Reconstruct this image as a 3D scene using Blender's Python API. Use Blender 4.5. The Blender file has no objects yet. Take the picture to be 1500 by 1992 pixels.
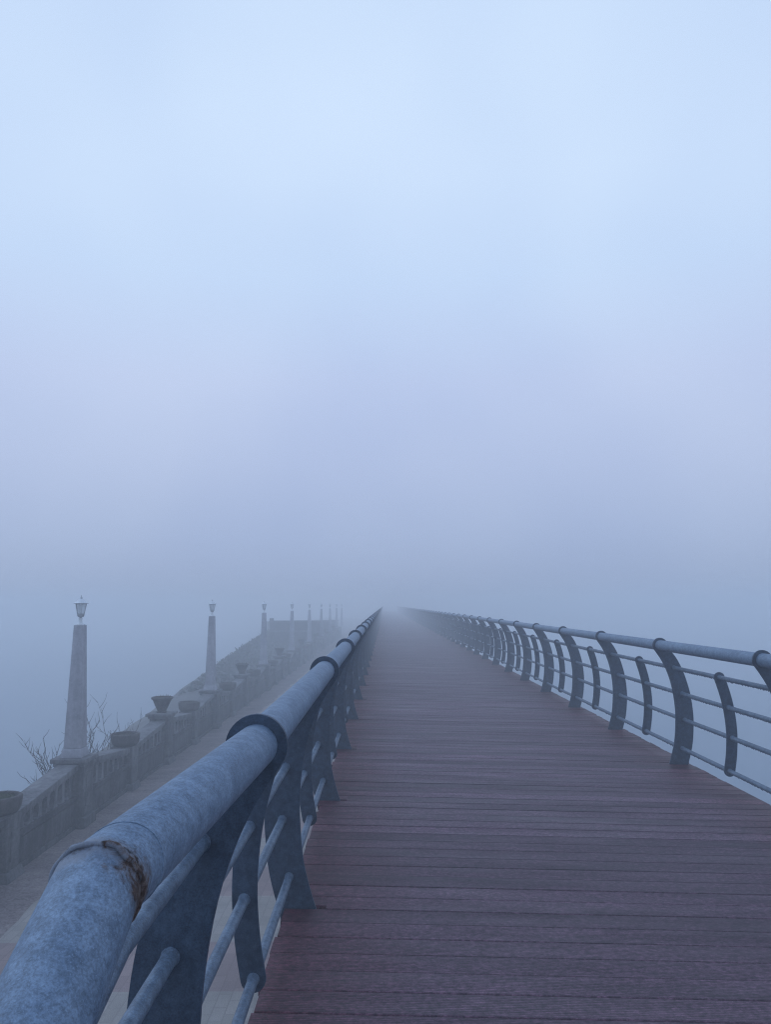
import bpy, bmesh, math, random
from mathutils import Vector, Matrix
random.seed(7)
PI = math.pi
scene = bpy.context.scene
COL = scene.collection

# ------------------------------------------------------------------ layout
CAM_Z = 1.4
CROSSFALL = -0.0266            # the deck leans slightly towards the water
RAIL_L, RAIL_R = -0.2905, 2.588
POST_STEP = 1.9766
POST_L0, POST_R0 = 3.768, 5.359
JOINT_Y = 0.87                 # last welded joint of the promenade-side handrail
KINK_Y = 0.95                  # nearer than this the deck ramps down
RAMP = 0.27
DECK_END = 170.0
PATH_Z = -1.90
WALL_X = -4.68
PIER0, PIER_STEP = 12.2, 2.32
WATER_Z = -4.3
DECK_L, DECK_R = -0.462, 2.83


def deck_z(x, y=10.0):
    z = CROSSFALL * x
    if y < KINK_Y:
        z -= RAMP * (KINK_Y - y)
    return z


# ------------------------------------------------------------------ mesh helpers
class Mesh:
    def __init__(self):
        self.v, self.f = [], []

    def add(self, vs, fs):
        n = len(self.v)
        self.v += [tuple(p) for p in vs]
        self.f += [tuple(i + n for i in q) for q in fs]
        return self

    def box(self, x0, x1, y0, y1, z0, z1):
        vs = [(x0, y0, z0), (x1, y0, z0), (x1, y1, z0), (x0, y1, z0),
              (x0, y0, z1), (x1, y0, z1), (x1, y1, z1), (x0, y1, z1)]
        return self.hexa(vs)

    def hexa(self, vs):
        return self.add(vs, [(3, 2, 1, 0), (4, 5, 6, 7), (0, 1, 5, 4), (1, 2, 6, 5), (2, 3, 7, 6), (3, 0, 4, 7)])

    def taper(self, cx, cy, z0, z1, w0, d0, w1, d1):
        vs = [(cx - w0 / 2, cy - d0 / 2, z0), (cx + w0 / 2, cy - d0 / 2, z0), (cx + w0 / 2, cy + d0 / 2, z0), (cx - w0 / 2, cy + d0 / 2, z0),
              (cx - w1 / 2, cy - d1 / 2, z1), (cx + w1 / 2, cy - d1 / 2, z1), (cx + w1 / 2, cy + d1 / 2, z1), (cx - w1 / 2, cy + d1 / 2, z1)]
        return self.hexa(vs)

    def prism(self, pts, axis, a, b):
        """pts (p,q) polygon extruded along axis: 'y' -> (p, *, q), 'x' -> (*, p, q)"""
        n = len(pts)
        mk = (lambda p, t: (p[0], t, p[1])) if axis == 'y' else (lambda p, t: (t, p[0], p[1]))
        vs = [mk(p, a) for p in pts] + [mk(p, b) for p in pts]
        fs = [tuple(range(n)), tuple(reversed(range(n, 2 * n)))]
        fs += [((i + 1) % n, i, i + n, (i + 1) % n + n) for i in range(n)]
        return self.add(vs, fs)

    def lathe(self, prof, seg=24, c=(0, 0, 0), wob=0.0):
        vs, fs = [], []
        for r, z in prof:
            for k in range(seg):
                a = 2 * PI * k / seg
                rr = r * (1 + wob * math.sin(3 * a + 1.3) + wob * .6 * math.sin(5 * a))
                vs.append((c[0] + rr * math.cos(a), c[1] + rr * math.sin(a), c[2] + z))
        for i in range(len(prof) - 1):
            for k in range(seg):
                k2 = (k + 1) % seg
                fs.append((i * seg + k, i * seg + k2, (i + 1) * seg + k2, (i + 1) * seg + k))
        fs.append(tuple(reversed(range(seg))))
        n = (len(prof) - 1) * seg
        fs.append(tuple(range(n, n + seg)))
        return self.add(vs, fs)

    def tube(self, pts, r, seg=12, caps=True, radii=None):
        """tube along a polyline with mitred corners"""
        P = [Vector(p) for p in pts]
        vs, fs = [], []
        up = None
        for i, p in enumerate(P):
            d0 = (P[i] - P[i - 1]).normalized() if i else (P[1] - P[0]).normalized()
            d1 = (P[i + 1] - P[i]).normalized() if i < len(P) - 1 else d0
            t = (d0 + d1).normalized()
            if up is None:
                ref = Vector((0, 0, 1)) if abs(d0.z) < .9 else Vector((1, 0, 0))
                side = d0.cross(ref).normalized()
            else:
                side = (up_side - d0 * up_side.dot(d0)).normalized()
            upv = side.cross(d0).normalized()
            up, up_side = upv, side
            rr = radii[i] if radii else r
            for k in range(seg):
                a = 2 * PI * k / seg
                o = side * (math.cos(a) * rr) + upv * (math.sin(a) * rr)
                den = d0.dot(t)
                o = o - d0 * (o.dot(t) / den)      # slide along the tube onto the mitre plane
                vs.append(p + o)
        for i in range(len(P) - 1):
            for k in range(seg):
                k2 = (k + 1) % seg
                fs.append((i * seg + k, i * seg + k2, (i + 1) * seg + k2, (i + 1) * seg + k))
        if caps:
            fs.append(tuple(reversed(range(seg))))
            n = (len(P) - 1) * seg
            fs.append(tuple(range(n, n + seg)))
        return self.add(vs, fs)

    def ball(self, c, r, sz=1.0):
        vs = [(c[0], c[1], c[2] - r * sz)]
        for zz, rr in ((-.5, .87), (.3, .95)):
            for k in range(6):
                a = PI * k / 3
                vs.append((c[0] + rr * r * math.cos(a), c[1] + rr * r * math.sin(a), c[2] + zz * r * sz))
        vs.append((c[0], c[1], c[2] + r * sz))
        fs = []
        for k in range(6):
            k2 = (k + 1) % 6
            fs += [(0, 1 + k2, 1 + k), (1 + k, 1 + k2, 7 + k2, 7 + k), (7 + k, 7 + k2, 13)]
        return self.add(vs, fs)

    def data(self, name, mat, smooth=35, bevel=0.0):
        me = bpy.data.meshes.new(name)
        me.from_pydata(self.v, [], self.f)
        bm = bmesh.new()
        bm.from_mesh(me)
        bmesh.ops.recalc_face_normals(bm, faces=bm.faces)
        if bevel:
            ed = [e for e in bm.edges if len(e.link_faces) == 2 and e.calc_face_angle(0) > math.radians(40)]
            bmesh.ops.bevel(bm, geom=ed, offset=bevel, segments=2, affect='EDGES', profile=.6, clamp_overlap=True)
        bm.to_mesh(me)
        bm.free()
        me.materials.append(mat)
        if smooth:
            me.polygons.foreach_set('use_smooth', [True] * len(me.polygons))
            me.set_sharp_from_angle(angle=math.radians(smooth))
        return me

    def build(self, name, mat, parent=None, smooth=35, bevel=0.0, loc=(0, 0, 0)):
        return link(name, self.data(name, mat, smooth, bevel), parent, loc)


def link(name, data, parent=None, loc=(0, 0, 0)):
    o = bpy.data.objects.new(name, data)
    COL.objects.link(o)
    o.location = loc
    if parent:
        o.parent = parent
    return o


def tag(o, label, cat, group=None):
    o['label'] = label
    o['category'] = cat
    if group:
        o['group'] = group
    return o


def empty(name, loc, label, cat, group=None):
    o = bpy.data.objects.new(name, None)
    COL.objects.link(o)
    o.location = loc
    o.empty_display_size = .2
    return tag(o, label, cat, group)


def structure(name, mesh, mat, **k):
    o = mesh.build(name, mat, **k)
    o['kind'] = 'structure'
    return o


def copy_tree(root, loc, label, only=None):
    r = root.copy()
    COL.objects.link(r)
    r.location = loc
    r['label'] = label

    def rec(src, dst):
        for ch in src.children:
            c = ch.copy()
            COL.objects.link(c)
            c.parent = dst
            rec(ch, c)
    rec(root, r)
    return r


def lerp_tab(tab, v):
    if v <= tab[0][0]:
        return tab[0][1]
    for (a, p), (b, q) in zip(tab, tab[1:]):
        if v <= b:
            t = (v - a) / (b - a)
            return p + (q - p) * t
    return tab[-1][1]


# ------------------------------------------------------------------ materials
class NT:
    def __init__(self, name):
        self.m = bpy.data.materials.new(name)
        self.m.use_nodes = True
        self.t = self.m.node_tree
        self.b = self.t.nodes['Principled BSDF']

    def n(self, typ, ins=None, **props):
        nd = self.t.nodes.new(typ)
        for k, v in props.items():
            setattr(nd, k, v)
        for k, v in (ins or {}).items():
            self.put(nd.inputs[k], v)
        return nd

    def put(self, sock, v):
        if isinstance(v, bpy.types.NodeSocket):
            self.t.links.new(v, sock)
        else:
            if hasattr(v, '__len__') and len(v) == 3 and sock.type == 'RGBA':
                v = (*v, 1)
            sock.default_value = v

    def coord(self, out='Object'):
        return self.n('ShaderNodeTexCoord').outputs[out]

    def mapping(self, vec, scale=(1, 1, 1), loc=(0, 0, 0)):
        return self.n('ShaderNodeMapping', {'Vector': vec, 'Scale': scale, 'Location': loc}).outputs[0]

    def noise(self, vec, scale, detail=4, rough=.55, dist=0.0):
        return self.n('ShaderNodeTexNoise', {'Vector': vec, 'Scale': scale, 'Detail': detail, 'Roughness': rough, 'Distortion': dist}).outputs['Fac']

    def ramp(self, fac, stops):
        nd = self.n('ShaderNodeValToRGB', {'Fac': fac})
        el = nd.color_ramp.elements
        while len(el) > 1:
            el.remove(el[-1])
        el[0].position, el[0].color = stops[0][0], col4(stops[0][1])
        for p, c in stops[1:]:
            e = el.new(p)
            e.color = col4(c)
        return nd.outputs['Color']

    def mix(self, fac, a, b, blend='MIX'):
        nd = self.n('ShaderNodeMix', data_type='RGBA', blend_type=blend)
        self.put(nd.inputs[0], fac)
        self.put(nd.inputs[6], a)
        self.put(nd.inputs[7], b)
        return nd.outputs[2]

    def math(self, op, a, b=0.0, c=0.0):
        nd = self.n('ShaderNodeMath', operation=op)
        for i, v in enumerate((a, b, c)):
            self.put(nd.inputs[i], v)
        return nd.outputs[0]

    def xyz(self, vec):
        return self.n('ShaderNodeSeparateXYZ', {'Vector': vec}).outputs

    def bump(self, h, strength=.3, dist=.01, normal=None):
        nd = self.n('ShaderNodeBump', {'Height': h, 'Strength': strength, 'Distance': dist})
        if normal is not None:
            self.put(nd.inputs['Normal'], normal)
        return nd.outputs[0]

    def done(self, color, rough, normal=None, metal=0.0, spec=.5, **kw):
        self.put(self.b.inputs['Base Color'], color)
        self.put(self.b.inputs['Roughness'], rough)
        self.put(self.b.inputs['Metallic'], metal)
        self.put(self.b.inputs['Specular IOR Level'], spec)
        for k, v in kw.items():
            self.put(self.b.inputs[k], v)
        if normal is not None:
            self.put(self.b.inputs['Normal'], normal)
        return self.m


def col4(c):
    if isinstance(c, (int, float)):
        return (c, c, c, 1)
    return (*c, 1) if len(c) == 3 else c


def mat_steel(name, light, dark, rust=False, metal=.25, rough=.48):
    t = NT(name)
    p = t.n('ShaderNodeNewGeometry').outputs['Position']
    vor = t.n('ShaderNodeTexVoronoi', {'Vector': p, 'Scale': 60.0, 'Randomness': 1.0}, feature='SMOOTH_F1').outputs['Distance']
    n1 = t.noise(p, 30, 4, .6)
    n2 = t.noise(p, 120, 5, .75)
    n3 = t.noise(p, 4.2, 3)
    f = t.math('ADD', t.math('MULTIPLY', n1, .55), t.math('ADD', t.math('MULTIPLY', n2, .3), t.math('MULTIPLY', n3, .25)))
    f = t.math('ADD', f, t.math('MULTIPLY', t.math('SUBTRACT', vor, .4), .16))
    c = t.ramp(f, [(.42, dark), (.56, [(a + b) / 2 for a, b in zip(light, dark)]), (.68, light)])
    c = t.mix(1.0, c, t.ramp(t.noise(p, 230, 4, .8), [(.36, .68), (.5, 1.0), (.64, 1.35)]), 'MULTIPLY')
    sp = t.noise(p, 420, 3, .7)
    c = t.mix(t.ramp(sp, [(.56, 0), (.70, .4)]), c, [min(1, a * 1.7) for a in light])
    r = t.math('ADD', rough - .12, t.math('MULTIPLY', n2, .3))
    m = metal
    h = t.math('ADD', t.math('MULTIPLY', n2, .6), sp)
    if rust:
        x, y, z = t.xyz(p)
        dj = t.math('ABSOLUTE', t.math('SUBTRACT', y, t.math('SUBTRACT', JOINT_Y, t.math('MULTIPLY', t.math('SUBTRACT', z, 1.10), .236))))
        band = t.math('SUBTRACT', 1.0, t.math('MULTIPLY', dj, 26.0))
        side = t.math('MULTIPLY', t.math('SUBTRACT', x, RAIL_L - .028), 15.0)        # heavier on the walkway side
        rn = t.noise(p, 30, 6, .72, .4)
        v = t.math('ADD', t.math('MULTIPLY', band, .62), t.math('ADD', t.math('MULTIPLY', side, .62), t.math('MULTIPLY', t.math('SUBTRACT', rn, .5), 2.6)))
        near = t.ramp(band, [(.0, 0), (.25, 1)])
        mask = t.math('MULTIPLY', t.ramp(v, [(.50, 0), (.84, 1)]), near)
        rc = t.ramp(t.noise(p, 70, 5, .7), [(.35, (.014, .010, .010)), (.50, (.060, .033, .024)), (.64, (.14, .108, .10))])
        # pale grey sealing paint daubed along the weld
        pale = t.math('MULTIPLY', t.ramp(t.math('ADD', band, t.math('MULTIPLY', t.math('SUBTRACT', n1, .5), 1.4)), [(.25, 0), (.6, .6)]), 1.0)
        c = t.mix(pale, c, (.20, .205, .23))
        c = t.mix(mask, c, rc)
        r = t.math('ADD', r, t.math('MULTIPLY', mask, .35))
        m = t.math('MULTIPLY', t.math('SUBTRACT', 1.0, mask), metal)
        h = t.math('ADD', h, t.math('MULTIPLY', mask, t.math('MULTIPLY', rn, 2.0)))
    return t.done(c, r, t.bump(h, .25, .0016), m)


def mat_deck():
    t = NT('composite_boards')
    g = t.n('ShaderNodeNewGeometry')
    p = g.outputs['Position']
    rnd = g.outputs['Random Per Island']
    x, y, z = t.xyz(p)
    off = t.math('MULTIPLY', rnd, 37.0)
    pv = t.n('ShaderNodeCombineXYZ', {'X': t.math('ADD', x, off), 'Y': y, 'Z': off}).outputs[0]
    grain = t.noise(t.mapping(pv, (2.2, 55, 1)), 1.0, 5, .65)
    fine = t.noise(t.mapping(pv, (9, 230, 1)), 1.0, 3, .6)
    blot = t.noise(p, 1.3, 4, .6)
    # worn pale walking line down the middle, redder boards where nobody treads
    ex = t.math('MINIMUM', t.math('SUBTRACT', x, DECK_L), t.math('SUBTRACT', DECK_R, x))
    edge = t.ramp(t.math('ADD', ex, t.math('MULTIPLY', t.math('SUBTRACT', blot, .5), .5)), [(.08, 1), (.62, 0)])
    base = t.mix(rnd, (.098, .049, .072), (.130, .069, .098))
    base = t.mix(edge, base, t.mix(rnd, (.084, .026, .038), (.116, .040, .054)))
    k = t.math('ADD', .35, t.math('ADD', t.math('MULTIPLY', t.math('SUBTRACT', grain, .2), 1.0), t.math('MULTIPLY', t.math('SUBTRACT', fine, .2), 1.1)))
    c = t.mix(1.0, base, k, 'MULTIPLY')
    rough_grit = t.noise(t.mapping(p, (.7, 1, 1)), 60, 5, .85)
    c = t.mix(1.0, c, t.ramp(rough_grit, [(.38, .32), (.50, .88), (.62, 1.9)]), 'MULTIPLY')
    lone = t.ramp(t.noise(t.mapping(p, (1, 2, 1)), 120, 2, .6), [(.64, 0), (.72, .6)])
    c = t.mix(lone, c, (.17, .14, .16))
    dull = t.ramp(rnd, [(0, .80), (.5, 1.0), (.75, .92), (1, 1.18)])
    c = t.mix(1.0, c, dull, 'MULTIPLY')
    wav = t.n('ShaderNodeTexWave', {'Vector': p, 'Scale': 26.9, 'Distortion': 0.0}, wave_type='BANDS', bands_direction='Y').outputs['Fac']
    groove = t.ramp(wav, [(.05, 0), (.3, 1)])
    c = t.mix(t.math('MULTIPLY', t.math('SUBTRACT', 1.0, groove), .75), c, (.016, .011, .014))
    wet = t.ramp(t.noise(t.mapping(pv, (1.1, 7, 1)), 1.0, 4, .6), [(.3, .42), (.7, .68)])
    damp = t.ramp(t.noise(t.mapping(pv, (.8, 4.5, 1)), 1.0, 5, .65, .5), [(.36, .68), (.5, 1.0), (.66, 1.2)])
    c = t.mix(1.0, c, damp, 'MULTIPLY')
    h = t.math('ADD', groove, t.math('MULTIPLY', fine, .7))
    return t.done(c, wet, t.bump(h, .40, .003), 0, .30)


def mat_stone(name, a, b, moss=0.0, scale=1.0, bumpy=.35):
    t = NT(name)
    p = t.n('ShaderNodeNewGeometry').outputs['Position']
    n1 = t.noise(p, 2.3 * scale, 6, .65)
    n2 = t.noise(p, 17 * scale, 6, .7)
    n3 = t.noise(p, 90, 3, .6)
    st = t.noise(t.mapping(p, (6, 6, .7)), 1.6, 5, .6)               # rain streaks
    f = t.math('ADD', t.math('MULTIPLY', n1, .45), t.math('ADD', t.math('MULTIPLY', n2, .35), t.math('MULTIPLY', st, .3)))
    c = t.ramp(f, [(.43, b), (.54, [(u + v) / 2 for u, v in zip(a, b)]), (.64, a)])
    c = t.mix(t.ramp(n3, [(.55, 0), (.75, .5)]), c, [u * 1.35 for u in a])
    if moss:
        mk = t.ramp(t.noise(p, 5.5, 5, .7), [(.5, 0), (.64, moss)])
        c = t.mix(mk, c, (.034, .038, .028))
    h = t.math('ADD', t.math('MULTIPLY', n2, 1.0), t.math('MULTIPLY', n3, .5))
    return t.done(c, .88, t.bump(h, bumpy, .02), 0, .3)


def mat_pavers():
    t = NT('block_paving')
    p = t.n('ShaderNodeNewGeometry').outputs['Position']
    x, y, z = t.xyz(p)
    bands = t.math('FRACT', t.math('DIVIDE', t.math('SUBTRACT', y, 7.09), 2.2))
    pink = t.math('LESS_THAN', bands, .45)
    v = t.n('ShaderNodeCombineXYZ', {'X': y, 'Y': x, 'Z': 0.0}).outputs[0]
    br = t.n('ShaderNodeTexBrick', {'Vector': v, 'Scale': 1.0, 'Mortar Size': .006, 'Mortar Smooth': .2, 'Bias': 0.0,
                                    'Brick Width': .22, 'Row Height': .11, 'Color1': (.0, .0, .0, 1), 'Color2': (1, 1, 1, 1), 'Mortar': (.5, .5, .5, 1)})
    var = br.outputs['Color']
    ca = t.mix(var, (.34, .31, .28), (.41, .37, .34))
    cb = t.mix(var, (.30, .22, .215), (.36, .265, .255))
    c = t.mix(pink, ca, cb)
    dirt = t.noise(p, 1.7, 6, .65)
    c = t.mix(t.ramp(dirt, [(.45, 0), (.75, .55)]), c, (.17, .15, .14))
    c = t.mix(t.math('MULTIPLY', br.outputs['Fac'], .28), c, (.12, .105, .10))
    gr = t.noise(p, 140, 3, .7)
    c = t.mix(1.0, c, t.ramp(gr, [(.3, .45), (.7, 1.2)]), 'MULTIPLY')
    h = t.math('ADD', t.math('SUBTRACT', 1.0, br.outputs['Fac']), t.math('MULTIPLY', gr, .4))
    return t.done(c, .7, t.bump(h, .4, .006), 0, .4)


def mat_grit(name, a, b, c3, coarse=26.0):
    t = NT(name)
    p = t.n('ShaderNodeNewGeometry').outputs['Position']
    n1 = t.noise(p, 1.4, 6, .65)
    n2 = t.noise(p, coarse, 6, .75)
    n3 = t.noise(t.mapping(p, (1.2, 5, 1)), 1.3, 5, .65)
    vor = t.n('ShaderNodeTexVoronoi', {'Vector': p, 'Scale': 55.0}).outputs['Color']
    vv = t.n('ShaderNodeSeparateColor', {'Color': vor}).outputs[0]
    f = t.math('ADD', t.math('MULTIPLY', n1, .35), t.math('ADD', t.math('MULTIPLY', n2, .35), t.math('ADD', t.math('MULTIPLY', n3, .25), t.math('MULTIPLY', vv, .12))))
    c = t.ramp(f, [(.38, b), (.53, a), (.68, c3)])
    h = t.math('ADD', n2, t.math('MULTIPLY', vv, .6))
    return t.done(c, .92, t.bump(h, .7, .02), 0, .25)


def mat_water():
    t = NT('sea_water')
    p = t.n('ShaderNodeNewGeometry').outputs['Position']
    n1 = t.noise(t.mapping(p, (1, .55, 1)), 1.1, 5, .55)
    n2 = t.noise(p, 5.0, 3, .5)
    h = t.math('ADD', n1, t.math('MULTIPLY', n2, .25))
    return t.done((.115, .185, .25), .30, t.bump(h, .15, .05), 0, .5)


def mat_plain(name, c, rough=.6, metal=0.0, var=.25, sc=30.0, **kw):
    t = NT(name)
    p = t.n('ShaderNodeNewGeometry').outputs['Position']
    n = t.noise(p, sc, 5, .65)
    col = t.ramp(n, [(.3, [v * (1 - var) for v in c]), (.7, [v * (1 + var) for v in c])])
    return t.done(col, rough, t.bump(n, .2, .004), metal, .4, **kw)


def mat_glass():
    t = NT('frosted_lantern_glass')
    p = t.n('ShaderNodeNewGeometry').outputs['Position']
    n = t.noise(p, 25, 4)
    c = t.ramp(n, [(.3, (.66, .72, .76)), (.7, (.82, .86, .88))])
    return t.done(c, .25, None, 0, .5, **{'Transmission Weight': .55, 'IOR': 1.2})


M_TUBE = mat_steel('galvanised_handrail', (.168, .236, .325), (.082, .126, .188), rust=True, metal=.12, rough=.55)
M_ROD = mat_steel('galvanised_rods', (.135, .190, .26), (.055, .085, .13), metal=.1)
M_POST = mat_steel('galvanised_posts', (.044, .076, .124), (.014, .030, .056), metal=.25, rough=.55)
M_DECK = mat_deck()
M_BEAM = mat_plain('dark_steel_beams', (.07, .075, .08), .6, .2)
M_WALL = mat_stone('stained_wall_stone', (.105, .100, .106), (.012, .012, .015), moss=.25)
M_CAP = mat_stone('weathered_coping_stone', (.20, .195, .205), (.05, .05, .055), moss=.15)
M_OBEL = mat_stone('rough_obelisk_stone', (.40, .40, .44), (.23, .23, .26), bumpy=.25)
M_POT = mat_stone('cast_planter_stone', (.115, .100, .096), (.032, .029, .030), moss=.35, scale=2.0)
M_PAVE = mat_pavers()
M_DIRT = mat_grit('trodden_gritty_ground', (.205, .165, .158), (.075, .060, .061), (.34, .28, .265))
M_BANK = mat_grit('scrubby_bank', (.125, .122, .122), (.080, .080, .082), (.17, .165, .16), 9.0)
M_QUAY = mat_stone('quay_stone', (.22, .21, .20), (.10, .10, .10), moss=.4)
M_WATER = mat_water()
M_SOIL = mat_grit('planter_soil', (.045, .038, .030), (.022, .018, .015), (.08, .065, .05), 60.0)
M_MOSS = mat_grit('mossy_planter_soil', (.045, .055, .022), (.028, .03, .016), (.09, .10, .04), 60.0)
M_LAMP = mat_plain('pale_lamp_metal', (.62, .65, .67), .5, .1, .15)
M_LAMPD = mat_plain('grey_lamp_metal', (.36, .38, .40), .55, .1, .2)
M_GLASS = mat_glass()
M_TWIG = mat_plain('bare_bark', (.045, .036, .032), .85, 0, .35, 60)
M_SCRUB = mat_plain('dull_scrub_leaves', (.085, .088, .078), .8, 0, .45, 3)
M_DRYGRASS = mat_plain('dry_planter_grass', (.10, .085, .05), .85, 0, .4, 20)

# ------------------------------------------------------------------ ground, water, bank
water = Mesh()
water.add([(-900, -160, WATER_Z), (900, -160, WATER_Z), (900, 900, WATER_Z), (-900, 900, WATER_Z)], [(0, 1, 2, 3)])
structure('water', water, M_WATER, smooth=0)

quay = Mesh().box(-4.98, 3.0, -40, 260, WATER_Z - .9, PATH_Z - .02)
structure('quay_ground', quay, M_QUAY, smooth=0)
pv = Mesh().add([(-4.98, -40, PATH_Z), (3.0, -40, PATH_Z), (3.0, 260, PATH_Z), (-4.98, 260, PATH_Z)], [(0, 1, 2, 3)])
pv.add([(-4.98, -40, PATH_Z - .016), (3.0, -40, PATH_Z - .016), (3.0, 260, PATH_Z - .016), (-4.98, 260, PATH_Z - .016)], [(3, 2, 1, 0)])
structure('promenade_path', pv, M_PAVE, smooth=0)
# worn gritty strip along the foot of the balustrade, with an uneven edge over the paving
ds = Mesh()
ys = [-40 + .22 * i for i in range(int(190 / .22))]
for i, y in enumerate(ys):
    e = -3.90 + .035 * math.sin(y * 1.9) + .03 * math.sin(y * 5.3 + 1) + random.uniform(-.02, .02)
    ds.v += [(-4.86, y, PATH_Z + .008), (e - .12, y, PATH_Z + .008), (e, y, PATH_Z + .003)]
    if i:
        n = 3 * i
        ds.f += [(n - 3, n - 2, n + 1, n), (n - 2, n - 1, n + 2, n + 1)]
structure('dirt_path', ds, M_DIRT)

CREST = [(-40, (-6.0, -1.95)), (5, (-5.9, -1.95)), (14, (-6.0, -1.95)), (20, (-6.4, -2.35)), (26, (-6.9, -1.95)), (30, (-7.2, -1.60)), (35.4, (-7.7, -1.50)),
         (43, (-8.0, -1.10)), (48, (-7.95, -.72)), (52, (-7.9, -.45)), (60, (-8.6, -.5)), (90, (-11, -.9)), (200, (-14, -1.4))]


def crest(y):
    for (a, p), (b, q) in zip(CREST, CREST[1:]):
        if y <= b:
            t = (y - a) / (b - a)
            return p[0] + (q[0] - p[0]) * t, p[1] + (q[1] - p[1]) * t
    return CREST[-1][1]


bank = Mesh()
rows = [-40 + 6 * i for i in range(7)] + [2 + .6 * i for i in range(100)] + [64 + 4 * i for i in range(34)]
NB = 15
for i, y in enumerate(rows):
    cx, cz = crest(y)
    for k in range(NB):
        s = k / (NB - 1)
        if s < .4:
            q = s / .4
            X = -4.99 + (cx + 4.99) * q
            Zb = -2.15 + (cz + 2.15) * (q ** 1.3)
        else:
            q = (s - .4) / .6
            X = cx - q * 4.6
            Zb = cz - (q ** 1.15) * (cz - WATER_Z + .6)
        j = .0 if k in (0,) else .10
        bank.v.append((X + random.uniform(-j, j), y + random.uniform(-j, j), Zb + random.uniform(-j, j) * .9))
    if i:
        for k in range(NB - 1):
            n = i * NB + k
            bank.f.append((n - NB, n - NB + 1, n + 1, n))
structure('bank_terrain', bank, M_BANK, smooth=80)

scrub = Mesh()
for q in range(5200):
    y = random.uniform(29, 62)
    cx, cz = crest(y)
    s = random.random()
    if s < .75:
        X = -5.1 + (cx + 5.0) * (s / .75) ** .8
        zz = -2.15 + (cz + 2.15) * min(1, max(0, (X + 4.99) / (cx + 4.99))) ** 1.3
    else:
        d = (s - .75) * 5
        X, zz = cx - d, cz - d * .75
    hgt = random.uniform(.05, .16) * (.4 + .6 * min(1, (y - 29) / 12)) * (1.8 if random.random() < .06 else 1)
    for b in range(3):
        a = random.uniform(0, 2 * PI)
        w = random.uniform(.03, .09)
        lx, ly = random.uniform(-.18, .18), random.uniform(-.18, .18)
        px, py = X + random.uniform(-.1, .1), y + random.uniform(-.1, .1)
        ca, sa = math.cos(a) * w, math.sin(a) * w
        scrub.add([(px - ca, py - sa, zz - .05), (px + ca, py + sa, zz - .05),
                   (px + lx * .6 + ca * 1.3, py + ly * .6 + sa * 1.3, zz + hgt * .6), (px + lx, py + ly, zz + hgt)],
                  [(0, 1, 2), (0, 2, 3)])
so = scrub.build('bank_scrub', M_SCRUB, smooth=0)
so['kind'] = 'stuff'
tag(so, 'dull low scrub covering the dark bank beyond the balustrade', 'scrub')

# ------------------------------------------------------------------ footbridge
bridge = empty('footbridge', (1.18, KINK_Y, 0), 'long raised footbridge with wet reddish brown boards running into the fog', 'footbridge')
bl = bridge.location.copy()


def br_build(mesh, name, mat, **k):
    mesh.v = [(x - bl.x, y - bl.y, z - bl.z) for x, y, z in mesh.v]
    return mesh.build(name, mat, bridge, **k)


BOARD = POST_STEP / 13
deck = Mesh()
nb0 = -int((POST_L0 + 7) / BOARD)
nb1 = int((DECK_END - POST_L0) / BOARD)
TH = .026


def board(x0, x1, y0, y1, dz=0.0, tw=0.0):
    def top(x, y):
        return deck_z(x, y) + dz + tw * (x - 1.2)
    e = .003
    vs = []
    for (X, yy) in ((x0, (y0, y1)), (x1, (y0, y1))):
        for Y, z in ((yy[0], -TH), (yy[1], -TH), (yy[1], -e), (yy[1] - e, 0), (yy[0] + e, 0), (yy[0], -e)):
            vs.append((X, Y, top(X, Y) + z))
    n = 6
    fs = [tuple(range(n)), tuple(reversed(range(n, 2 * n)))] + [((i + 1) % n, i, i + n, (i + 1) % n + n) for i in range(n)]
    deck.add(vs, fs)


for i in range(nb0, nb1):
    y0 = POST_L0 - .012 + i * BOARD
    gap = random.choice((.002, .003, .0045, .006, .0075))
    y1 = y0 + BOARD - gap
    le = DECK_L + random.uniform(-.012, .006)
    re = DECK_R + random.uniform(-.006, .010)
    dz = random.uniform(-.0012, .0012)
    tw = random.uniform(-.0008, .0008)
    left_post = i % 13 == 0
    if left_post:                       # board notched round the foot of a left post
        ne = RAIL_L + .012
        board(ne, re, y0, y1, dz, tw)
        board(le, ne, y0 + .034, y1, dz, tw)
    else:
        board(le, re, y0, y1, dz, tw)
br_build(deck, 'deck', M_DECK, smooth=0)

for X in (-.30, 2.62):
    m = Mesh()
    for (ya, yb) in ((-7, KINK_Y), (KINK_Y, DECK_END)):
        vs = []
        for Z in (-.30, -.032):
            for (x, y) in ((X - .05, ya), (X + .05, ya), (X + .05, yb), (X - .05, yb)):
                vs.append((x, y, deck_z(x, 5) + Z - (RAMP * (KINK_Y - y) if y < KINK_Y else 0)))
        m.hexa(vs)
    br_build(m, 'edge_beam', M_BEAM, smooth=0)
m = Mesh()
for k in range(0, 170):
    y = KINK_Y + .55 + k * .988
    vs = []
    for Z in (-.18, -.036):
        for (x, yy) in ((-.245, y), (2.565, y), (2.565, y + .06), (-.245, y + .06)):
            vs.append((x, yy, deck_z(x) + Z))
    m.hexa(vs)
br_build(m, 'joists', M_BEAM, smooth=0)
for k in range(21):
    y = 3.2 + k * 7.9
    m = Mesh().box(-.27, 2.59, y - .1, y + .1, -.62, -.38)
    for x in (.15, 2.15):
        m.lathe([(.11, PATH_Z + .004 - 0), (.11, -.625)], 14, (x, y, 0))
        m.box(x - .18, x + .18, y - .18, y + .18, PATH_Z + .002, PATH_Z + .03)
    br_build(m, 'support_frame', M_BEAM, smooth=40)

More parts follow.
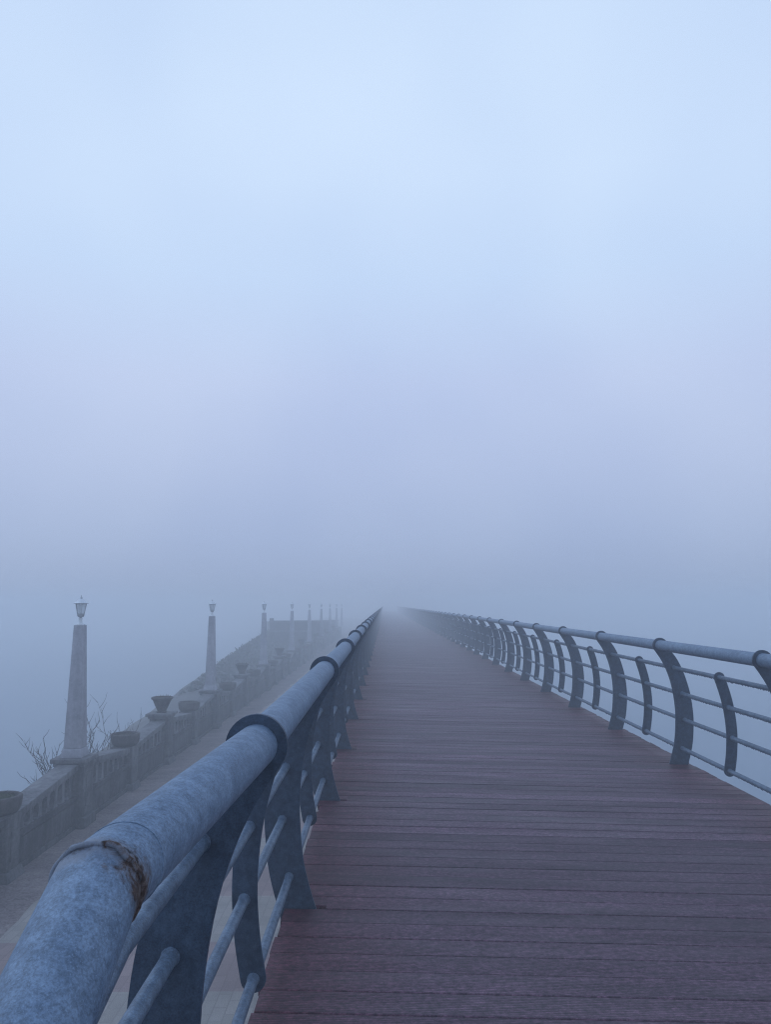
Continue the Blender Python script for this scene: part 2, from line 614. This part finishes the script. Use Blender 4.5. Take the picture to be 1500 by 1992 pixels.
# ------------------------------------------------------------------ railings
CEN = [(-.3, .10), (0, .122), (.138, .160), (.25, .182), (.394, .195), (.5, .194), (.632, .181), (.75, .156), (.871, .119), (.95, .088), (1.0, .062)]
INNER = [(-.26, -.02), (-.02, .030), (0, .035), (.088, .064), (.214, .095), (.364, .110), (.49, .114), (.616, .104), (.741, .082), (.85, .048), (.93, .012), (.99, -.024)]
OUTER = [(-.26, .150), (-.02, .203), (0, .209), (.096, .238), (.197, .260), (.339, .275), (.448, .277), (.59, .265), (.691, .246), (.808, .213), (.90, .176), (.97, .138), (1.02, .100)]
RC, RR, RT = 1.078, .070, .048        # height of the handrail's axis, radius of ring and of handrail


def smooth_pts(tab, n=3):
    out = []
    for i in range(len(tab) - 1):
        p0, p1, p2, p3 = tab[max(i - 1, 0)], tab[i], tab[i + 1], tab[min(i + 2, len(tab) - 1)]
        for k in range(n):
            t = k / n
            out.append(tuple(.5 * ((2 * p1[j]) + (p2[j] - p0[j]) * t + (2 * p0[j] - 5 * p1[j] + 4 * p2[j] - p3[j]) * t * t
                                   + (3 * p1[j] - p0[j] - 3 * p2[j] + p3[j]) * t ** 3) for j in (0, 1)))
    out.append(tab[-1])
    return out


def post_mesh(side):
    inner = [(u, v) for v, u in smooth_pts(INNER)]
    outer = [(u, v) for v, u in smooth_pts(OUTER)]
    ring = []
    a0, a1 = math.radians(205), math.radians(-28)
    for k in range(25):
        a = a0 + (a1 - a0) * k / 24
        ring.append((RR * math.cos(a), RC + RR * math.sin(a)))
    pts = inner + ring + list(reversed(outer))
    pts = [(u * side, v) for u, v in pts]
    return Mesh().prism(pts, 'y', -.008, .008)


def picket_mesh(side):
    hw = .0435
    vs = [.138 + (.871 - .138) * k / 22 for k in range(23)]
    C = [Vector((lerp_tab(CEN, v), v)) for v in vs]
    # soften the table's corners
    for _ in range(3):
        C = [C[0]] + [(C[i - 1] + 2 * C[i] + C[i + 1]) / 4 for i in range(1, len(C) - 1)] + [C[-1]]
    L, R = [], []
    for i, c in enumerate(C):
        d = (C[min(i + 1, 22)] - C[max(i - 1, 0)]).normalized()
        nrm = Vector((d.y, -d.x))
        L.append(c - nrm * hw)
        R.append(c + nrm * hw)

    def cap(c, d, start):
        out = []
        for k in range(1, 10):
            a = PI * k / 10
            nrm = Vector((d.y, -d.x))
            out.append(c + (-nrm * math.cos(a) + d * math.sin(a)) * hw)
        return out
    dt = (C[-1] - C[-2]).normalized()
    db = (C[0] - C[1]).normalized()
    pts = L + cap(C[-1], dt, 0) + list(reversed(R)) + cap(C[0], db, 0)
    return Mesh().prism([(p.x * side, p.y) for p in pts], 'y', -.006, .006)


ROD_V = [.871, .632, .394, .138]


def railing(side, X, y_first, label, k0, k1):
    base = Vector((X, KINK_Y, deck_z(X)))
    root = empty('railing', base, label, 'railing')
    kz = lambda y: (-RAMP * (KINK_Y - (y + KINK_Y)) if y < 0 else 0.0)       # local y
    zk = lambda yl: RAMP * yl if yl < 0 else 0.0
    pm = post_mesh(side).data('post', M_POST, 40, bevel=.0022)
    km = picket_mesh(side).data('picket', M_POST, 40, bevel=.0018)
    hr = Mesh()
    far = DECK_END - KINK_Y
    ypts = [-6.5, 0.0, 14, 40, 75, far]
    jx, jz = (-.020, .015) if side < 0 else (0, 0)         # the old handrail has sagged out of line at its last joint
    jy = JOINT_Y - KINK_Y
    hpts = [(0, -6.5, RC + zk(-6.5)), (jx, jy - .55, RC + zk(jy - .55)), (jx, jy - .36, RC + jz - .18), (jx, jy, RC + jz), (0, POST_L0 - POST_STEP - KINK_Y, RC)]
    if side > 0:
        hpts = [(0, -6.5, RC + zk(-6.5)), (0, 0, RC)]
    hr.tube(hpts + [(0, y, RC) for y in ypts[2:]], RT, 40)
    h = hr.build('handrail', M_TUBE, root, smooth=30)
    if side < 0:                                   # weld bead round the mitred joint
        w = Mesh()
        tilt = math.tan(math.atan(.5) / 2)
        ring = []
        for k in range(41):
            a = 2 * PI * k / 40
            rr = RT + .0004 + .0010 * math.sin(7 * a) + random.uniform(-.0010, .0012)
            z = rr * math.sin(a)
            ring.append((jx + rr * math.cos(a), jy - z * tilt + .0022 * math.sin(5 * a + 1) + random.uniform(-.0018, .0018), RC + jz + z))
        ring[40] = ring[0]
        w.tube(ring, .0036, 8, caps=False)
        w.build('weld_bead', M_TUBE, h, smooth=60)
        w = Mesh()
        ring = [(jx * .92 + (RT + .0002) * math.cos(2 * PI * k / 40), jy + .075 + .004 * math.sin(4 * PI * k / 40), RC + jz * .92 + (RT + .0002) * math.sin(2 * PI * k / 40)) for k in range(41)]
        w.tube(ring, .0010, 6, caps=False)
        w.build('weld_seam', M_TUBE, h, smooth=60)
    plates = []
    for k in range(k0, k1):
        yl = y_first + k * POST_STEP - KINK_Y
        if yl > far:
            break
        link('post', pm, root, (0, yl, zk(yl)))
        plates.append((yl, .008))
        yl += POST_STEP / 2
        if yl < far:
            link('picket', km, root, (0, yl, zk(yl)))
            plates.append((yl, .006))
    for v in ROD_V:
        u = lerp_tab(CEN, v) * side
        m = Mesh()
        m.tube([(u, -6.5, v + zk(-6.5)), (u, .30, v), *[(u, y, v) for y in ypts[2:]]], .0185, 14)
        for yl, th in plates:                      # welds where the rod passes a plate
            if abs(yl) < 16:
                for s in (-1, 1):
                    c = yl + s * th
                    c > .4 and m.tube([(u, c - s * .001, v), (u, c + s * .004, v), (u, c + s * .009, v)], .02, 12, True, [.0225, .0212, .0182])
        y = .6
        while y < 13:                              # fog drops hanging below the rod
            m.ball((u + random.uniform(-.004, .004), y, v - .0195), random.uniform(.0028, .0052), 1.25)
            y += random.uniform(.014, .05)
        m.build('rod', M_ROD, root, smooth=40)
    return root


railing(-1, RAIL_L, POST_L0, 'weathered steel railing on the promenade side with a rusty welded handrail joint', -4, 84)
railing(1, RAIL_R, POST_R0, 'curved steel railing on the open water side of the footbridge', -5, 83)

# ------------------------------------------------------------------ stone balustrade
bal_y0 = PIER0 - 3 * PIER_STEP
wall = empty('stone_balustrade', (WALL_X - .09, bal_y0, PATH_Z), 'stained stone balustrade with pierced panels and piers beside the promenade', 'balustrade')
NP = 33                                             # panels
TOPS = {0: .95, 1: .745, 2: .91, 3: .745}             # coping height where it meets lamp, bowl, urn and bowl piers
piers = [(j, (j + 3) * PIER_STEP) for j in range(-3, NP - 2)]


def pier_mesh(kind):
    m = Mesh()
    if kind == 'lamp':
        m.box(-.225, .225, -.20, .20, .16, .95)
        m.box(-.275, .275, -.25, .25, 0, .16)
        m.box(-.242, .242, -.10, .10, .30, .80)
    elif kind == 'urn':
        m.box(-.205, .205, -.18, .18, .14, .98)
        m.taper(0, 0, 0, .14, .54, .50, .46, .42)
        m.box(-.222, .222, -.085, .085, .28, .84)
    else:
        m.box(-.20, .20, -.17, .17, .12, .77)
        m.taper(0, 0, 0, .12, .52, .46, .45, .40)
        m.box(-.216, .216, -.085, .085, .22, .58)
    return m.data('pier', M_PIER, 30, bevel=.012)


def cap_mesh(kind):
    m = Mesh()
    if kind == 'lamp':
        m.box(-.27, .27, -.27, .27, .955, 1.02)
        m.box(-.235, .235, -.235, .235, .90, .953)
    else:
        m.box(-.27, .27, -.27, .27, .99, 1.045)
        m.box(-.225, .225, -.225, .225, .94, .988)
    return m.data('pier_cap', M_CAP, 30, bevel=.010)


KIND = {0: 'lamp', 1: 'bowl', 2: 'urn', 3: 'bowl'}
M_PIER = mat_stone('pier_stone', (.155, .15, .155), (.035, .034, .038), moss=.2)
PM = {k: pier_mesh(k) for k in ('lamp', 'urn', 'bowl')}
CM = {k: cap_mesh(k) for k in ('lamp', 'urn')}
for j, yl in piers:
    k = KIND[j % 4]
    p = link('pier', PM[k], wall, (0, yl, 0))
    if k in CM:
        link('pier_cap', CM[k], p, (0, 0, 0))


def baluster(y, top, w=.105):
    lo = .47
    h = top - lo
    hw = w / 2
    fl = min(.045, h * .4)
    pts = [(y - hw - .03, lo - .01), (y - hw - .03, lo + .02), (y - hw, lo + .035), (y - hw + .012, lo + h * .45), (y - hw, top - fl), (y - hw - .02, top - fl * .4), (y - .095, top + .02),
           (y + .095, top + .02), (y + hw + .02, top - fl * .4), (y + hw, top - fl), (y + hw - .012, lo + h * .45), (y + hw, lo + .035), (y + hw + .03, lo + .02), (y + hw + .03, lo - .01)]
    return pts


far_bal = Mesh()
n_ind = 0
order = sorted(range(len(piers) - 1), key=lambda i: 0 if i >= 1 else 1)
for idx in range(len(piers) - 1):
    (j, ya), (j2, yb) = piers[idx], piers[idx + 1]
    h0, h1 = TOPS[j % 4], TOPS[j2 % 4]
    a, b = ya + .155, yb - .155
    top = lambda y: h0 + (h1 - h0) * (y - a) / (b - a)
    m = Mesh()
    m.box(-.115, .115, a, b, .0, .43)
    m.box(-.150, .150, a, b, -.002, .075)
    m.box(.113, .128, a + .07, b - .07, .125, .385)            # raised field on the promenade face
    m.box(-.145, .145, a, b, .425, .485)
    pan = m.build('wall_panel', M_WALL, wall, smooth=30, bevel=.006)
    c = Mesh()
    vs = []
    for dz in (-.085, 0):
        for x, y in ((-.155, a), (.155, a), (.155, b), (-.155, b)):
            vs.append((x, y, top(y) + dz))
    c.hexa(vs)
    vs = []
    for dz in (-.125, -.083):
        for x, y in ((-.12, a), (.12, a), (.12, b), (-.12, b)):
            vs.append((x, y, top(y) + dz))
    c.hexa(vs)
    c.build('coping', M_CAP, pan, smooth=30, bevel=.008)
    pitch = (b - a) / 8
    for q in range(1, 8):
        y = a + pitch * q
        t = top(y) - .11
        pts = baluster(y, t)
        if 1 <= idx <= 14:
            Mesh().prism(pts, 'x', -.10, .112).build('baluster', M_CAP, pan, smooth=40)
        else:
            far_bal.prism(pts, 'x', -.10, .112)
fb = far_bal.build('baluster_rows', M_CAP, wall, smooth=40)
fb['kind'] = 'stuff'

# ------------------------------------------------------------------ lamp obelisks
ORD = ['first', 'second', 'third', 'fourth', 'fifth', 'sixth', 'seventh', 'eighth', 'ninth']
lamp = empty('lamp_post', (WALL_X - .09, PIER0, PATH_Z + 1.02), 'nearest stone lamp obelisk, bare branches spreading behind its foot', 'lamp post', 'lamp obelisks on the balustrade')
m = Mesh()
m.taper(0, 0, .13, 1.99, .262, .262, .15, .15)
m.build('obelisk', M_OBEL, lamp, smooth=30, bevel=.010)
m = Mesh()
m.taper(0, 0, 0, .128, .33, .33, .285, .285)
m.build('plinth', M_OBEL, lamp, smooth=30, bevel=.010)
lz = 1.985
m = Mesh()
m.lathe([(0.0731, lz + 0.0000), (0.0731, lz + 0.0155), (0.0430, lz + 0.0275), (0.0292, lz + 0.0430), (0.0258, lz + 0.0860), (0.0310, lz + 0.1075), (0.0172, lz + 0.1204)], 18)
foot = m.build('lantern_foot', M_LAMP, lamp, smooth=40)
m = Mesh()
m.lathe([(0.0103, lz + 0.1187), (0.0430, lz + 0.1290), (0.0568, lz + 0.1505), (0.0602, lz + 0.1763), (0.0550, lz + 0.1823)], 6)
m.build('lantern_cup', M_LAMPD, lamp, smooth=20)
m = Mesh()
m.lathe([(0.0533, lz + 0.1806), (0.0843, lz + 0.3371)], 6)
gl = m.build('lantern_glass', M_GLASS, lamp, smooth=20)
m = Mesh()
for k in range(6):
    a = PI / 3 * k
    m.tube([(0.0550 * math.cos(a), 0.0550 * math.sin(a), lz + 0.1763), (0.0869 * math.cos(a), 0.0869 * math.sin(a), lz + 0.3406)], .005, 6)
m.build('lantern_frame', M_LAMPD, lamp, smooth=40)
m = Mesh()
m.lathe([(0.0860, lz + 0.3337), (0.1100, lz + 0.3371), (0.1130, lz + 0.3440), (0.1015, lz + 0.3509), (0.0731, lz + 0.3715), (0.0473, lz + 0.3973), (0.0258, lz + 0.4111), (0.0138, lz + 0.4171)], 18)
roof = m.build('lantern_roof', M_LAMP, lamp, smooth=40)
m = Mesh()
m.lathe([(0.0103, lz + 0.4145), (0.0189, lz + 0.4231), (0.0189, lz + 0.4300), (0.0077, lz + 0.4369), (0.0052, lz + 0.4558), (0.0017, lz + 0.4730)], 10)
m.build('finial', M_LAMPD, roof, smooth=40)
LAMP_LABEL = {1: 'second stone lamp obelisk from the near end, before the dark bank',
              2: 'third stone lamp obelisk from the near end, its shaft against the dark bank',
              3: 'fourth stone lamp obelisk from the near end, before the terrace wall',
              4: 'fifth stone lamp obelisk from the near end, pale before the terrace wall'}
for k in range(1, 9):
    copy_tree(lamp, (WALL_X - .09, PIER0 + 4 * PIER_STEP * k, PATH_Z + 1.02),
              LAMP_LABEL.get(k, '%s stone lamp obelisk from the near end, faint in the fog' % ORD[k]))

# ------------------------------------------------------------------ planters
def sprigs(n, r, h, seed):
    rnd = random.Random(seed)
    m = Mesh()
    for q in range(n):
        a, d = rnd.uniform(0, 2 * PI), r * math.sqrt(rnd.random())
        x, y = d * math.cos(a), d * math.sin(a)
        hh = h * rnd.uniform(.4, 1.1)
        b = rnd.uniform(0, 2 * PI)
        w = .006
        lx, ly = rnd.uniform(-.07, .07), rnd.uniform(-.07, .07)
        m.add([(x - w * math.cos(b), y - w * math.sin(b), 0), (x + w * math.cos(b), y + w * math.sin(b), 0), (x + lx * .5, y + ly * .5, hh * .65), (x + lx, y + ly, hh)],
              [(0, 1, 2), (0, 2, 3)])
    return m


BOWL = [(.13, 0), (.205, .012), (.238, .05), (.252, .11), (.258, .165), (.260, .203), (.248, .215), (.218, .215), (.205, .203), (.198, .170), (.10, .165)]
bowl = empty('bowl_planter', (WALL_X - .09, PIER0 + PIER_STEP, PATH_Z + .772), 'low round stone bowl on the short pier just beyond the nearest lamp obelisk', 'planter', 'round stone bowls on the balustrade')
Mesh().lathe(BOWL, 36, wob=.012).build('bowl', M_POT, bowl, smooth=50)
Mesh().lathe([(.197, .15), (.15, .180), (.06, .186), (.01, .183)], 24, wob=.02).build('soil', M_SOIL, bowl, smooth=60)
near_bowl = empty('bowl_planter', (WALL_X - .09, PIER0 - PIER_STEP, PATH_Z + .772), 'nearest round stone bowl, filled with green moss, cut by the picture edge', 'planter', 'round stone bowls on the balustrade')
Mesh().lathe(BOWL, 36, wob=.012).build('bowl', M_POT, near_bowl, smooth=50)
Mesh().lathe([(.197, .15), (.16, .196), (.08, .212), (.01, .209)], 24, wob=.03).build('moss', M_MOSS, near_bowl, smooth=60)
sprigs(240, .18, .05, 3).build('moss_tufts', M_MOSS, near_bowl, smooth=0, loc=(0, 0, .185))['kind'] = 'stuff'

sprigs(34, .17, .07, 9).build('dry_grass', M_DRYGRASS, bowl, smooth=0, loc=(0, 0, .165))['kind'] = 'stuff'
URN = [(.105, 0), (.115, .02), (.09, .035), (.10, .055), (.15, .16), (.195, .265), (.205, .275), (.225, .285), (.228, .315), (.218, .325), (.195, .325), (.186, .30), (.10, .295)]
urn = empty('urn_planter', (WALL_X - .09, PIER0 + 2 * PIER_STEP, PATH_Z + 1.045), 'nearest flared stone urn on a tall pier between the first two lamp obelisks', 'planter', 'flared stone urns on the balustrade')
Mesh().lathe(URN, 32, wob=.008).build('urn', M_POT, urn, smooth=50)
Mesh().lathe([(.187, .29), (.10, .31), (.01, .312)], 20, wob=.02).build('soil', M_SOIL, urn, smooth=60)
sprigs(26, .15, .10, 5).build('dry_grass', M_DRYGRASS, urn, smooth=0, loc=(0, 0, .29))['kind'] = 'stuff'
for k in range(0, 7):
    nm = ORD[k] if k else 'nearest'
    if k:
        copy_tree(bowl, (WALL_X - .09, PIER0 + (4 * k + 1) * PIER_STEP, PATH_Z + .772),
                  'low round stone bowl on the short pier just beyond the %s lamp obelisk' % ORD[k])
        copy_tree(urn, (WALL_X - .09, PIER0 + (4 * k + 2) * PIER_STEP, PATH_Z + 1.045),
                  'flared stone urn on the tall pier between the %s and %s lamp obelisks' % (ORD[k], ORD[k + 1]))
    copy_tree(bowl, (WALL_X - .09, PIER0 + (4 * k + 3) * PIER_STEP, PATH_Z + .772),
              'low round stone bowl on the short pier just before the %s lamp obelisk' % ORD[k + 1])

# ------------------------------------------------------------------ terrace wall in the fog
TY = 52.0
ter = empty('terrace_wall', (-6.2, TY, PATH_Z), 'tall stone terrace wall standing beyond the balustrade, hazy in the fog', 'wall')
z0 = -1.0
m = Mesh().box(-1.45, 1.10, 0, .5, z0, 2.16)
vs = [(1.10, 0.001, z0), (1.30, 0.001, z0), (1.30, 30, z0), (1.10, 30, z0), (1.10, 0.001, 2.16), (1.30, 0.001, 2.16), (1.30, 30, 1.62), (1.10, 30, 1.62)]
m.hexa(vs)
vs = [(-1.45, .5, z0), (-1.2, .5, z0), (-6.0, 30, z0), (-6.25, 30, z0), (-1.45, .5, 2.16), (-1.2, .5, 2.16), (-6.0, 30, 1.62), (-6.25, 30, 1.62)]
m.hexa(vs)
m.build('wall', M_WALL, ter, smooth=0)
m = Mesh().box(-1.53, 1.18, -.06, .56, 2.163, 2.28)
vs = [(1.185, -.06, 2.163), (1.36, -.06, 2.163), (1.36, 30, 1.623), (1.185, 30, 1.623), (1.185, -.06, 2.28), (1.36, -.06, 2.28), (1.36, 30, 1.74), (1.185, 30, 1.74)]
m.hexa(vs)
m.box(-1.50, -1.25, .0, .3, 2.283, 2.44)
m.build('coping', M_CAP, ter, smooth=0)
m = Mesh().box(-1.50, 1.10, -.11, -.002, 1.52, 1.64)
m.build('string_course', M_CAP, ter, smooth=0)

# ------------------------------------------------------------------ bare shrubs behind the balustrade
def bare_shrub(loc, h, lean, seed, label, n_stem=5, spread=.5):
    rnd = random.Random(seed)
    root = empty('bare_shrub', loc, label, 'shrub', 'leafless shrubs behind the balustrade')

    def grow(m, p, d, length, r, depth):
        pts, rad = [p.copy()], [r]
        n = 6
        q = p.copy()
        dd = d.copy()
        kids = []
        for i in range(n):
            dd = (dd + Vector((rnd.uniform(-.16, .16), rnd.uniform(-.16, .16), rnd.uniform(-.02, .16)))).normalized()
            q = q + dd * (length / n)
            pts.append(q.copy())
            rad.append(r * (1 - .66 * (i + 1) / n))
            if depth and i >= 1:
                kids.append((q.copy(), dd.copy(), rad[-1]))
        m.tube(pts, r, 5, True, rad)
        for (kp, kd, kr) in kids:
            if rnd.random() < .92:
                side = Vector((rnd.uniform(-1, 1), rnd.uniform(-1, 1), rnd.uniform(.0, .5))).normalized()
                grow(m, kp, (kd * .62 + side * .7).normalized(), length * rnd.uniform(.28, .5), max(.0046, kr * .75), depth - 1)
    for s in range(n_stem):
        m = Mesh()
        a = 2 * PI * s / n_stem + rnd.uniform(-.4, .4)
        d = Vector((math.cos(a) * spread + lean[0], math.sin(a) * spread + lean[1], 1)).normalized()
        grow(m, Vector((math.cos(a) * .04, math.sin(a) * .04, -.12)), d, h * rnd.uniform(.75, 1.08), .012, 2)
        m.build('stem', M_TWIG, root, smooth=60)
    return root


bare_shrub((-5.06, 12.6, PATH_Z - .05), 1.08, (-.10, 0), 11, 'bare twiggy shrub spreading left from the foot of the nearest lamp obelisk', 12, .40)
bare_shrub((-5.34, 14.2, PATH_Z - .05), 1.18, (.0, 0), 23, 'tall bare shrub just right of the nearest lamp obelisk', 6, .28)
bare_shrub((-5.36, 15.9, PATH_Z - .05), 0.95, (.05, 0), 35, 'small bare shrub rising behind the nearest low bowl', 6, .4)

# ------------------------------------------------------------------ fog
FOG_TOP = 3.0
FOG_D = .0190
fog = Mesh().box(-950, 950, -170, 950, WATER_Z - 2.4, FOG_TOP)
fm = bpy.data.materials.new('pale_fog')
fm.use_nodes = True
nt = fm.node_tree
nt.nodes.clear()
out = nt.nodes.new('ShaderNodeOutputMaterial')
vol = nt.nodes.new('ShaderNodeVolumePrincipled')
vol.inputs['Color'].default_value = (.94, .95, .962, 1)
vol.inputs['Density'].default_value = FOG_D
vol.inputs['Anisotropy'].default_value = 0.1
nt.links.new(vol.outputs[0], out.inputs['Volume'])
fo = fog.build('haze', fm, smooth=0)
fo['kind'] = 'stuff'
tag(fo, 'dense pale blue fog lying over the water and promenade', 'fog')

# ------------------------------------------------------------------ light
SUN_EL, SUN_ROT = math.radians(52), math.radians(-62)
w = bpy.data.worlds.new('World')
scene.world = w
w.use_nodes = True
nt = w.node_tree
nt.nodes.clear()
wo = nt.nodes.new('ShaderNodeOutputWorld')
sky = nt.nodes.new('ShaderNodeTexSky')
sky.sky_type = 'NISHITA'
sky.sun_disc = False
sky.sun_elevation = SUN_EL
sky.sun_rotation = SUN_ROT
sky.dust_density = 3
b1 = nt.nodes.new('ShaderNodeBackground')
b1.inputs['Strength'].default_value = .0
nt.links.new(sky.outputs[0], b1.inputs['Color'])
# overcast sky: brightens upward; unseen zenith made dimmer and bluer to darken near surfaces
tc = nt.nodes.new('ShaderNodeTexCoord')
sp = nt.nodes.new('ShaderNodeSeparateXYZ')
nt.links.new(tc.outputs['Generated'], sp.inputs[0])
rp = nt.nodes.new('ShaderNodeValToRGB')
rp.color_ramp.interpolation = 'LINEAR'
el = rp.color_ramp.elements
SKY = [(0.0, (.325, .402, .588)), (.085, (.402, .496, .72)), (.18, (.478, .572, .81)), (.28, (.54, .64, .885)), (.40, (.575, .725, .97)),
       (.50, (.615, .765, 1.0)), (.68, (.62, .77, 1.0)), (.82, (.22, .34, .64)), (1.0, (.16, .27, .57))]
el[0].position, el[0].color = SKY[0][0], (*SKY[0][1], 1)
el[1].position, el[1].color = SKY[-1][0], (*SKY[-1][1], 1)
for p_, c_ in SKY[1:-1]:
    e = el.new(p_)
    e.color = (*c_, 1)
nt.links.new(sp.outputs['Z'], rp.inputs['Fac'])
b2 = nt.nodes.new('ShaderNodeBackground')
b2.inputs['Strength'].default_value = 1.0
# slow unevenness of the cloud layer
nz = nt.nodes.new('ShaderNodeTexNoise')
nz.inputs['Scale'].default_value = 2.6
nz.inputs['Detail'].default_value = 2
nt.links.new(tc.outputs['Generated'], nz.inputs['Vector'])
cr = nt.nodes.new('ShaderNodeValToRGB')
cr.color_ramp.elements[0].position, cr.color_ramp.elements[0].color = .35, (.93, .945, .97, 1)
cr.color_ramp.elements[1].position, cr.color_ramp.elements[1].color = .65, (1.04, 1.035, 1.015, 1)
nt.links.new(nz.outputs['Fac'], cr.inputs['Fac'])
mu = nt.nodes.new('ShaderNodeMix')
mu.data_type, mu.blend_type = 'RGBA', 'MULTIPLY'
mu.inputs[0].default_value = 1
nt.links.new(rp.outputs[0], mu.inputs[6])
nt.links.new(cr.outputs[0], mu.inputs[7])
nt.links.new(mu.outputs[2], b2.inputs['Color'])
ad = nt.nodes.new('ShaderNodeAddShader')
nt.links.new(b1.outputs[0], ad.inputs[0])
nt.links.new(b2.outputs[0], ad.inputs[1])
nt.links.new(ad.outputs[0], wo.inputs['Surface'])

sl = bpy.data.lights.new('sun', 'SUN')
sl.energy = .85
sl.angle = math.radians(70)
sl.color = (.62, .78, 1.0)
s = bpy.data.objects.new('sun', sl)
COL.objects.link(s)
dirv = Vector((math.sin(SUN_ROT) * math.cos(SUN_EL), math.cos(SUN_ROT) * math.cos(SUN_EL), math.sin(SUN_EL)))
s.rotation_euler = dirv.to_track_quat('Z', 'Y').to_euler()
s.location = (0, 0, 30)

# ------------------------------------------------------------------ camera
yaw, pit, rol = .0018, .1197, .005
R0 = Vector((math.cos(yaw), -math.sin(yaw), 0))
F0 = Vector((math.sin(yaw), math.cos(yaw), 0))
Z = Vector((0, 0, 1))
F = F0 * math.cos(pit) + Z * math.sin(pit)
U = -F0 * math.sin(pit) + Z * math.cos(pit)
Rr = R0 * math.cos(rol) - U * math.sin(rol)
Uu = R0 * math.sin(rol) + U * math.cos(rol)
cd = bpy.data.cameras.new('camera')
cam = bpy.data.objects.new('camera', cd)
COL.objects.link(cam)
mw = Matrix.Identity(4)
for i in range(3):
    mw[i][0], mw[i][1], mw[i][2] = Rr[i], Uu[i], -F[i]
mw[2][3] = CAM_Z
cam.matrix_world = mw
cd.sensor_fit = 'VERTICAL'
cd.sensor_height = 36
cd.lens = 36 * 1500 / 1992
cd.clip_start = .02
cd.clip_end = 3000
scene.camera = cam

scene.view_settings.view_transform = 'Standard'
scene.view_settings.look = 'None'
scene.view_settings.exposure = 0
scene.view_settings.gamma = 1
scene.render.engine = 'CYCLES'
scene.cycles.use_denoising = True
scene.cycles.denoising_prefilter = 'NONE'
scene.cycles.filter_width = 1.2
scene.cycles.volume_bounces = 3
scene.cycles.max_bounces = 8
